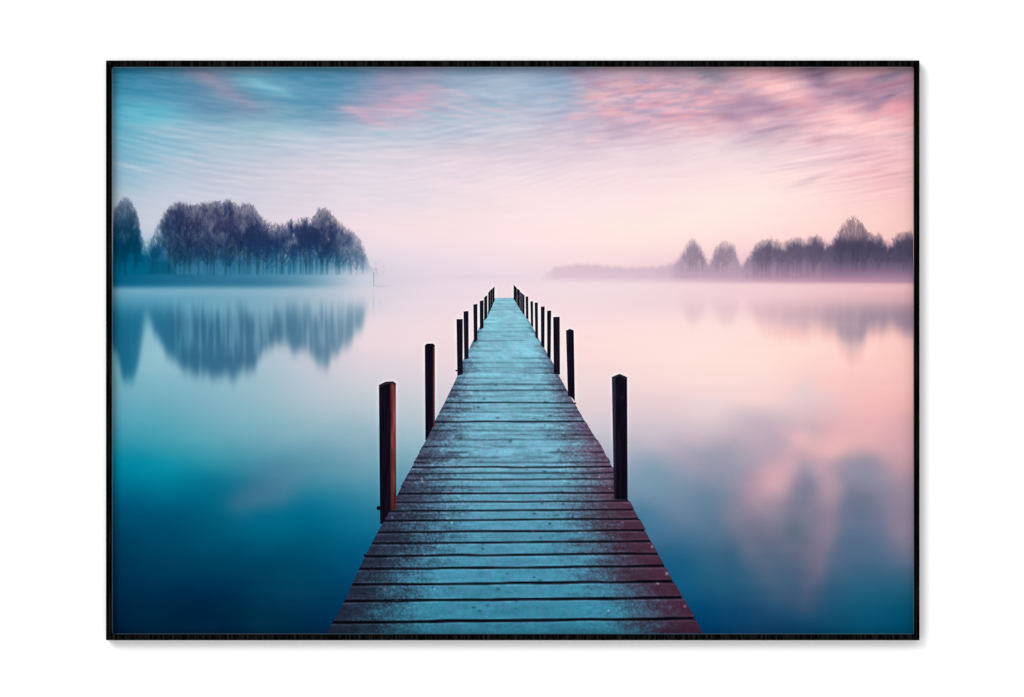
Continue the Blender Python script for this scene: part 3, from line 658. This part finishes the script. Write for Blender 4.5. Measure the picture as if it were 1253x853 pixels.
m, nt, b = mat_new("white_wall_paint")
nz = nt.nodes.new('ShaderNodeTexNoise'); nz.inputs['Scale'].default_value = 60
cr = nt.nodes.new('ShaderNodeValToRGB'); cr.color_ramp.elements[0].color = (.895, .895, .895, 1); cr.color_ramp.elements[1].color = (.91, .91, .91, 1)
nt.links.new(nz.outputs['Fac'], cr.inputs['Fac']); nt.links.new(cr.outputs[0], b.inputs['Base Color'])
b.inputs['Roughness'].default_value = .9; b.inputs['Specular IOR Level'].default_value = 0
WALL = m

# ------------------------------------------------------------------ wall
WALLY, FRONT = 0.0052, -0.0105
V = np.array([(-6, WALLY, -3), (6, WALLY, -3), (6, WALLY, 5), (-6, WALLY, 5)], float)
wall = new_obj("wall", mesh_from(V, [(0, 1, 2, 3)]), WALL)
wall['kind'] = 'structure'

# ------------------------------------------------------------------ the framed print
root = bpy.data.objects.new("framed_print", None); sc.collection.objects.link(root)
root.location = (0, 0, ROOTZ); root.empty_display_size = .1
root['label'] = "thin black frame holding a landscape print of a wooden pier on a misty lake"
root['category'] = "framed print"

# frame: four mitred rails with a slightly eased front edge
k = (DIST + FRONT) / DIST        # the front face stands nearer to the viewer than the sheet
OX0, OX1, OY0, OY1 = [CX + (v - CX) * k for v in (129.6, 1125.2)] + [CY + (v - CY) * k for v in (74.0, 783.5)]
IX0, IX1, IY0, IY1 = X0, X1, Y0, Y1
def rail(name, outer, inner, mat, parent):
    (o1, o2), (i1, i2) = outer, inner
    e = .7                        # eased arris
    def lerp(a, b, t): return (a[0] + (b[0] - a[0]) * t, a[1] + (b[1] - a[1]) * t)
    fr = e / 8.0
    secs = []
    for (o, i) in ((o1, i1), (o2, i2)):
        oo, ii = lerp(o, i, fr), lerp(i, o, fr)
        secs.append([(o, WALLY - .0006), (o, FRONT + e * S), (oo, FRONT), (ii, FRONT), (i, FRONT + e * S), (i, .003), ])
    V = []; n = 6
    for s_ in secs:
        for (p, y) in s_: V.append((float(PX(p[0])), y, float(PZ(p[1]))))
    F = [(j, j + n, (j + 1) % n + n, (j + 1) % n) for j in range(n)] + [tuple(range(n)), tuple(range(2 * n - 1, n - 1, -1))]
    me = mesh_from(np.array(V), F)
    import bmesh
    bm = bmesh.new(); bm.from_mesh(me); bmesh.ops.recalc_face_normals(bm, faces=bm.faces); bm.to_mesh(me); bm.free()
    return new_obj(name, me, mat, parent)
# backing board behind the sheet is the frame's own body
V = []; 
bx = [(IX0 - 3, IY0 - 3), (IX1 + 3, IY0 - 3), (IX1 + 3, IY1 + 3), (IX0 - 3, IY1 + 3)]
for y in (.0005, .0028):
    for p in bx: V.append((float(PX(p[0])), y, float(PZ(p[1]))))
frame = new_obj("frame", mesh_from(np.array(V), [(0, 1, 2, 3), (7, 6, 5, 4), (0, 4, 5, 1), (1, 5, 6, 2), (2, 6, 7, 3), (3, 7, 4, 0)]), GRAIN, root)
A = [(OX0, OY0), (OX1, OY0), (OX1, OY1), (OX0, OY1)]; I_ = [(IX0, IY0), (IX1, IY0), (IX1, IY1), (IX0, IY1)]
for j, mt in ((0, RIB), (1, GRAIN), (2, RIB), (3, GRAIN)):
    q = (j + 1) % 4
    r_ = rail("rail", (A[j], A[q]), (I_[j], I_[q]), mt, frame)
    if mt is RIB: r_['label'] = "horizontal rail with fine ribbed grain"
    else: r_['label'] = "upright rail with smooth wavy grain"

# printed sheets
HZ = 347.0
me = mesh_from(*sheet(X0, X1, Y0, HZ, 1.25, base_buf, 0.0)); sky_o = new_obj("sky", me, INK, root)
me = mesh_from(*sheet(X0, X1, HZ, Y1, 1.5, base_buf, 0.0)); lake_o = new_obj("lake", me, INK, root)

# pale cut edge of the sheet showing along the frame
for (a, b_, vert) in (((X0, Y0), (X0, Y1), 1), ((X1, Y0), (X1, Y1), -1), ((X0, Y0), (X1, Y0), 2), ((X0, Y1), (X1, Y1), -2)):
    n = 300; tt = np.linspace(0, 1, n); xx = a[0] + (b_[0] - a[0]) * tt; yy = a[1] + (b_[1] - a[1]) * tt
    wd = 1.3 if vert > 0 else .8
    x2 = xx + (wd if vert == 1 else -wd if vert == -1 else 0); y2 = yy + (wd if vert == 2 else -wd if vert == -2 else 0)
    V = np.concatenate([np.stack([PX(xx), np.full(n, -.0012), PZ(yy)], -1), np.stack([PX(x2), np.full(n, -.0012), PZ(y2)], -1)])
    i = np.arange(n - 1); F = np.stack([i, i + 1, i + 1 + n, i + n], -1)
    c = sample(np.concatenate([xx, x2]), np.concatenate([yy, y2]), base_buf); c = c * .62 + np.array([190, 196, 200]) * .38
    if vert < 0: c = c * .8 + 10
    new_obj("sheet_edge", mesh_from(V, F, c), INK, root)

# strokes: tapered flat pen strokes of ink in one mesh
class Strokes:
    def __init__(s): s.V = []; s.F = []; s.C = []; s.n = 0
    def line(s, pts, w0, w1, inkf, a0, a1, lift):
        pts = [p for p in pts if X0 + 1.5 < p[0] < X1 - 1.5]      # ink stays on the sheet
        if len(pts) < 2: return
        n = len(pts)
        P = np.array(pts, float); d = np.gradient(P, axis=0); d /= np.maximum(np.linalg.norm(d, axis=1, keepdims=True), 1e-6)
        nr = np.stack([-d[:, 1], d[:, 0]], -1)
        b0 = len(s.V)
        wds = np.linspace(w0, w1, n); als = np.linspace(a0, a1, n)
        bgc = sample(P[:, 0], P[:, 1], buf)
        lift = lift + s.n * 1e-6      # ink over ink: each stroke a hair above the last
        for j in range(n):
            ik = inkf(P[j, 0], P[j, 1]); c = bgc[j] + (ik - bgc[j]) * als[j]
            for sg in (-.5, .5):
                q = P[j] + nr[j] * wds[j] * sg
                s.V.append((float(PX(q[0])), -lift, float(PZ(q[1])))); s.C.append(c)
        for j in range(n - 1): s.F.append((b0 + 2 * j, b0 + 2 * j + 1, b0 + 2 * j + 3, b0 + 2 * j + 2))
        s.n += 1

def tree_strokes(st, rng, bx, by, top, half, cbase, inkf, topf, lift, n_br=16, alpha=.8, w=1.4):
    """a bare winter tree: a trunk that breaks into a fan of rising limbs with twigs"""
    h = by - top
    lean = rng.uniform(-.05, .05); ph = rng.uniform(0, 6)
    def tx(y): f = (by - y) / h; return bx + lean * h * f + math.sin(f * 4 + ph) * 1.0 * f
    yt = by - h * .62
    st.line([(tx(by - (by - yt) * f), by - (by - yt) * f) for f in np.linspace(0, 1, 9)], w, w * .7, inkf, alpha * .35, alpha * .8, lift)
    for i in range(n_br):
        y = by - h * rng.uniform(.10, .62); x = tx(y)
        ang = rng.gauss(0, .40); L = 0; pts = [(x, y)]; a_ = ang
        while L < 90:
            a_ = a_ * .985 + rng.gauss(0, .05)
            x += math.sin(a_) * 2.6; y -= math.cos(a_) * 2.6; L += 2.6
            if y < topf(x) + rng.uniform(-3.5, 4) or abs(x - bx) > half * 1.15: break
            pts.append((x, y))
        if len(pts) < 4: continue
        st.line(pts, w * .62, .4, inkf, alpha * .95 if y < by - 25 else alpha * .7, alpha * .66, lift)
        for k_ in range(2, len(pts) - 1):
            if rng.random() < .8:
                px_, py_ = pts[k_]; sd = rng.choice((-1, 1)); aa = a_ + sd * rng.uniform(.35, .8); l_ = rng.uniform(3.5, 9)
                q = [(px_ + math.sin(aa) * l_ * f, py_ - math.cos(aa) * l_ * f) for f in (0, .5, 1)]
                if q[-1][1] < topf(q[-1][0]) - 3.5: continue
                st.line(q, .6, .35, inkf, alpha * .62, alpha * .42, lift)

def woodland(name, label, trees, amask, bmask, inkarr, topprof, side):
    part = new_obj(name, mesh_from(*cells(bmask, buf, .00004)), INK, root); part['label'] = label
    rng = random.Random(side)
    inkf = lambda x, y: inkarr[int(np.clip(y - BY0, 0, BH - 1)), int(np.clip(x - BX0, 0, BW - 1))] * (.78 if side == 1 else .95)
    topf = lambda x: float(np.interp(x, *topprof))
    ctr = np.array([t_[0] for t_ in trees], float); rad = np.array([t_[1] for t_ in trees], float)
    wob = (vnoise(gx / 6, gy / 7, 120) - .5) * 6
    dd = np.abs((gx + wob)[..., None] - ctr) / rad
    own = dd.argmin(-1)
    for i, (x, half, cb, nb_, al_, lab) in enumerate(trees):
        mk = amask & (own == i)
        V, F, C = cells(mk, buf, .00007)
        st = Strokes()
        tp = min(topf(x + dx) for dx in (-3, 0, 3))
        by = 336.0 if side == 1 else 332.0
        tree_strokes(st, rng, x, by, tp, half, cb, inkf, topf, .0001, int(nb_ * 1.7), al_)
        if half > 10:
            for q in range(int(half / 4)):
                xx = x + rng.uniform(-.85, .85) * half
                tree_strokes(st, rng, xx, by, topf(xx) + rng.uniform(2, 10), half * .4, cb, inkf, topf, .0001, nb_ // 2, al_ * .85, 1.0)
        n = len(V)
        V2 = np.concatenate([V, np.array(st.V)]); C2 = np.concatenate([C, np.array(st.C)])
        F2 = np.concatenate([F, np.array(st.F, int) + n])
        o = new_obj("tree", mesh_from(V2, F2, C2), INK, part)
        if lab: o['label'] = lab
    return part

LT = [(153, 17, 300, 24, .75, "tall narrow tree at the left edge of the print"), (186, 9, 318, 8, .5, "small pale sapling in the gap between the two groups"),
      (220, 22, 312, 34, .85, "broad round-crowned tree at the left end of the grove"), (254, 17, 312, 26, .9, "open-crowned tree with forking limbs"), (282, 15, 310, 26, .9, "tallest tree of the left grove"),
      (303, 13, 308, 20, .8, None), (325, 13, 306, 16, .75, None), (345, 11, 308, 14, .75, None), (359, 6, 305, 8, .7, "thin spindly tree"),
      (374, 12, 305, 14, .7, "dense dark bushy tree"), (395, 13, 306, 22, .8, "tall tree with peaked crown right of the dark bushy one"), (416, 12, 310, 16, .65, None), (436, 13, 315, 16, .55, "sloping tree at the right end of the left grove")]
amL = (aL > .08) & (gx >= 137) & (gy < 336.5); bmL = (aB > .02) & (gx >= 137)
woodland("woodland", "grove of bare blue trees on the left shore", LT, amL, bmL & ~amL, inkl, TL, 1)
RT = [(847, 15, 318, 16, .55, "small pointed tree standing apart"), (888, 14, 318, 14, .55, "small rounded tree beside the pointed one"), (932, 18, 318, 18, .55, None), (955, 12, 318, 12, .55, None),
      (976, 13, 316, 14, .55, None), (1000, 13, 314, 16, .6, None), (1043, 20, 312, 15, .95, "tallest tree of the right grove with open round crown"), (1076, 12, 312, 16, .65, None), (1106, 15, 312, 18, .65, None)]
amR = (aR > .08) & (gx > 826) & (gx <= 1118) & (gy < 338); bmR = ((aR > .015) & (gx <= 1118) & (gx > 826)) & ~amR
woodland("woodland", "grove of mauve trees on the right shore", RT, amR, bmR, inkr, TR, 2)
fs = ((aR > .015) & (gx <= 826)) | (far > .012)
o = new_obj("far_shore", mesh_from(*cells(fs, buf, .00004)), INK, root); o['label'] = "low pale line of woods fading into the mist"

# marker pole by the left grove
V = []; C = []; 
for y in np.linspace(332.5, 350, 10):
    for x in (456.8, 457.7):
        V.append((float(PX(x)), -.0001, float(PZ(y)))); C.append(np.array([140, 146, 168.]) + (y - 333) * 2.0)
F = [(2 * i, 2 * i + 1, 2 * i + 3, 2 * i + 2) for i in range(9)]
new_obj("marker_pole", mesh_from(np.array(V), F, np.array(C)), INK, root)

# ------------------------------------------------------------------ pier
DB = buf_deck
# the deck's dark underside shows between the boards
V = []; C = []; F = []
ys = np.concatenate([np.arange(364.5, 776, 1.5), [776.0]])
for y in ys:
    l, r_ = float(eL(y)) + .3, float(eR(y)) - .3
    for u in np.linspace(0, 1, 60): V.append((l + (r_ - l) * u, y))
V = np.array(V); C = sample(V[:, 0], V[:, 1], DB) * .95
i = np.arange((len(ys) - 1) * 59); r_ = i // 59; c = i % 59; a = r_ * 60 + c
F = np.stack([a, a + 60, a + 61, a + 1], -1)
pier = new_obj("pier", mesh_from(np.stack([PX(V[:, 0]), np.full(len(V), -.0001), PZ(V[:, 1])], -1), F, C), INK, root)
pier['label'] = "long wooden pier running straight out over the lake"
bounds = [(364.5, 0)] + GAPS + [(776.0, 0)]
rng = random.Random(9)
for (g0, s0), (g1, s1) in zip(bounds[:-1], bounds[1:]):
    a0 = 0 if g0 == 364.5 else gapw(g0) * .55 * (s0 > .6)
    a1 = 0 if g1 == 776.0 else gapw(g1) * .55 * (s1 > .6)
    last = g1 == 776.0
    wdt = float(eR(g1) - eL(g1)); nx = max(24, int(wdt / .95)); ny = max(3, int((g1 - g0) / .9) + 2)
    ll = rng.uniform(-.9, .6) * sstep(460, 600, g1) * 1.2; rl = rng.uniform(-.6, .9) * sstep(460, 600, g1) * 1.2
    VX = []; VY = []
    for q in np.linspace(0, 1, ny):
        for u in np.linspace(0, 1, nx):
            yb = g0 + a0 + (g1 - a1 - g0 - a0) * q
            l, r_ = float(eL(yb)) + float(ll), float(eR(yb)) + float(rl)
            x = l + (r_ - l) * u
            tl0 = tilt(g0, x) if g0 != 364.5 else 0; tl1 = tilt(g1, x) if not last else 0
            VX.append(x); VY.append(yb + tl0 * (1 - q) + tl1 * q)
    VX = np.array(VX); VY = np.array(VY)
    i = np.arange((nx - 1) * (ny - 1)); r_ = i // (nx - 1); c = i % (nx - 1); a = r_ * nx + c
    F = np.stack([a, a + nx, a + nx + 1, a + 1], -1)
    C = sample(VX, VY, DB)
    new_obj("plank", mesh_from(np.stack([PX(VX), np.full(len(VX), -.00016), PZ(VY)], -1), F, C), INK, pier)

# posts: strips across the outline, each with its own ink
def post_mesh(poly, kind, idx):
    P = np.array(poly); x0, x1 = P[:, 0].min(), P[:, 0].max(); y0, y1 = P[:, 1].min(), P[:, 1].max()
    ks = sorted(set([y0 + .02, y1 - .02] + [min(max(p[1], y0 + .02), y1 - .02) for p in poly] + list(np.arange(y0 + .5, y1, 1.6))))
    nx = int((x1 - x0) / .4) + 3
    def xspan(y):
        xs = []
        for j in range(len(P)):
            a, b_ = P[j], P[(j + 1) % len(P)]
            if (a[1] <= y < b_[1]) or (b_[1] <= y < a[1]): xs.append(a[0] + (b_[0] - a[0]) * (y - a[1]) / (b_[1] - a[1]))
        return (min(xs), max(xs)) if len(xs) >= 2 else None
    rows = [(y, xspan(y)) for y in ks]; rows = [r for r in rows if r[1]]
    def top_at(x):                     # upper outline above this point
        best = y1
        for j in range(len(P)):
            a, b_ = P[j], P[(j + 1) % len(P)]
            if (a[0] <= x < b_[0]) or (b_[0] <= x < a[0]): best = min(best, a[1] + (b_[1] - a[1]) * (x - a[0]) / (b_[0] - a[0]))
        return best
    V = []; C = []
    for y, (l, r_) in rows:
        for q in np.linspace(0, 1, nx):
            x = l + (r_ - l) * q; u = (x - x0) / (x1 - x0)
            C.append(post_ink(kind, u, x, y, y - top_at(min(max(x, x0 + .05), x1 - .05)), idx)); V.append((float(PX(x)), -.00024, float(PZ(y))))
    i = np.arange((nx - 1) * (len(rows) - 1)); r_ = i // (nx - 1); c = i % (nx - 1); a = r_ * nx + c
    return mesh_from(np.array(V), np.stack([a, a + nx, a + nx + 1, a + 1], -1), np.array(C))
def post_ink(kind, u, x, y, dt, idx):
    g1_ = float(vnoise(x / 1.2, y / 26, 130 + idx)) - .5; g2_ = float(vnoise(x / .8, y / 9, 150 + idx)) - .5
    dark = np.array([15, 11, 24.]) + g1_ * 10 + np.array([1, 0, 2]) * g2_ * 5
    if kind == 'red':
        face = np.array([112, 50, 50.]) + g1_ * 46 + g2_ * 16
        face = face + np.array([26, 20, 20]) * float(np.exp(-((y - 540) / 40) ** 2)) * float(sstep(.8, .95, u))
        face = face * (.72 + .28 * float(sstep(.67, .78, u))) * (1 - .35 * float(sstep(560, 625, y)))
        m_ = float(sstep(.63, .68, u)) * float(sstep(2.0, 4.5, dt))
        cap = np.array([54, 36, 44.])
        c = dark + (face - dark) * m_
        return c + (cap - c) * (1 - float(sstep(2.5, 4.2, dt))) * .8
    if kind == 'thinred':
        m_ = float(sstep(.76, .92, u)) * float(sstep(1.5, 3, dt)) * (1 - .3 * float(sstep(480, 520, y)))
        return dark + (np.array([122, 62, 58.]) + g1_ * 30 - dark) * m_ * .85
    if kind == 'slate':
        m_ = float(sstep(.15, .3, u) * (1 - sstep(.6, .75, u)))
        return dark + (np.array([72, 76, 92.]) - dark) * m_ * .8
    if kind == 'peak':
        c = dark + np.array([10, 12, 14]) * float(1 - sstep(.0, .45, u))
        return c + np.array([28, 26, 30]) * (1 - float(sstep(.8, 2.4, dt))) * .6
    if kind == 'bigpeak':
        m_ = 1 - float(sstep(.20, .27, u))
        c = dark + (np.array([40, 40, 54.]) + g1_ * 14 - dark) * m_ * (1 - .5 * float(sstep(540, 610, y)))
        d2 = ((x - 761) / 1.8) ** 2 + ((y - 487) / 3) ** 2
        c = c + np.array([14, 15, 20]) * math.exp(-d2)
        return c + (np.array([52, 46, 52.]) - c) * (1 - float(sstep(1.6, 3.4, dt))) * .75
    c = dark + np.array([8, 7, 10]) * float(np.exp(-((u - .6) / .3) ** 2))
    return c
PL = {0: "nearest left post with a reddish side", 1: "second left post with a thin reddish edge", 19: "second nearest right post with a peaked top", 20: "nearest right post, the broadest, with a peaked top"}
for i, (poly, kind) in enumerate(POSTS):
    o = new_obj("post", post_mesh(poly, kind, i), INK, pier)
    if i in PL: o['label'] = PL[i]
# bolt ends on the posts
for (x, y, r) in [(463.3, 621.8, 2.6), (558.4, 453.5, 1.1), (703.6, 493.6, 1.3), (446.6, 679.6, 1.6)]:
    V = [(float(PX(x + r * math.cos(t_))), -.0003, float(PZ(y + r * math.sin(t_)))) for t_ in np.linspace(0, 2 * math.pi, 14)[:-1]]
    new_obj("bolt", mesh_from(np.array(V), [tuple(range(13))], np.tile(np.array([[14, 14, 26.]]), (13, 1))), INK, pier)
print("built", len(bpy.data.objects), "objects")
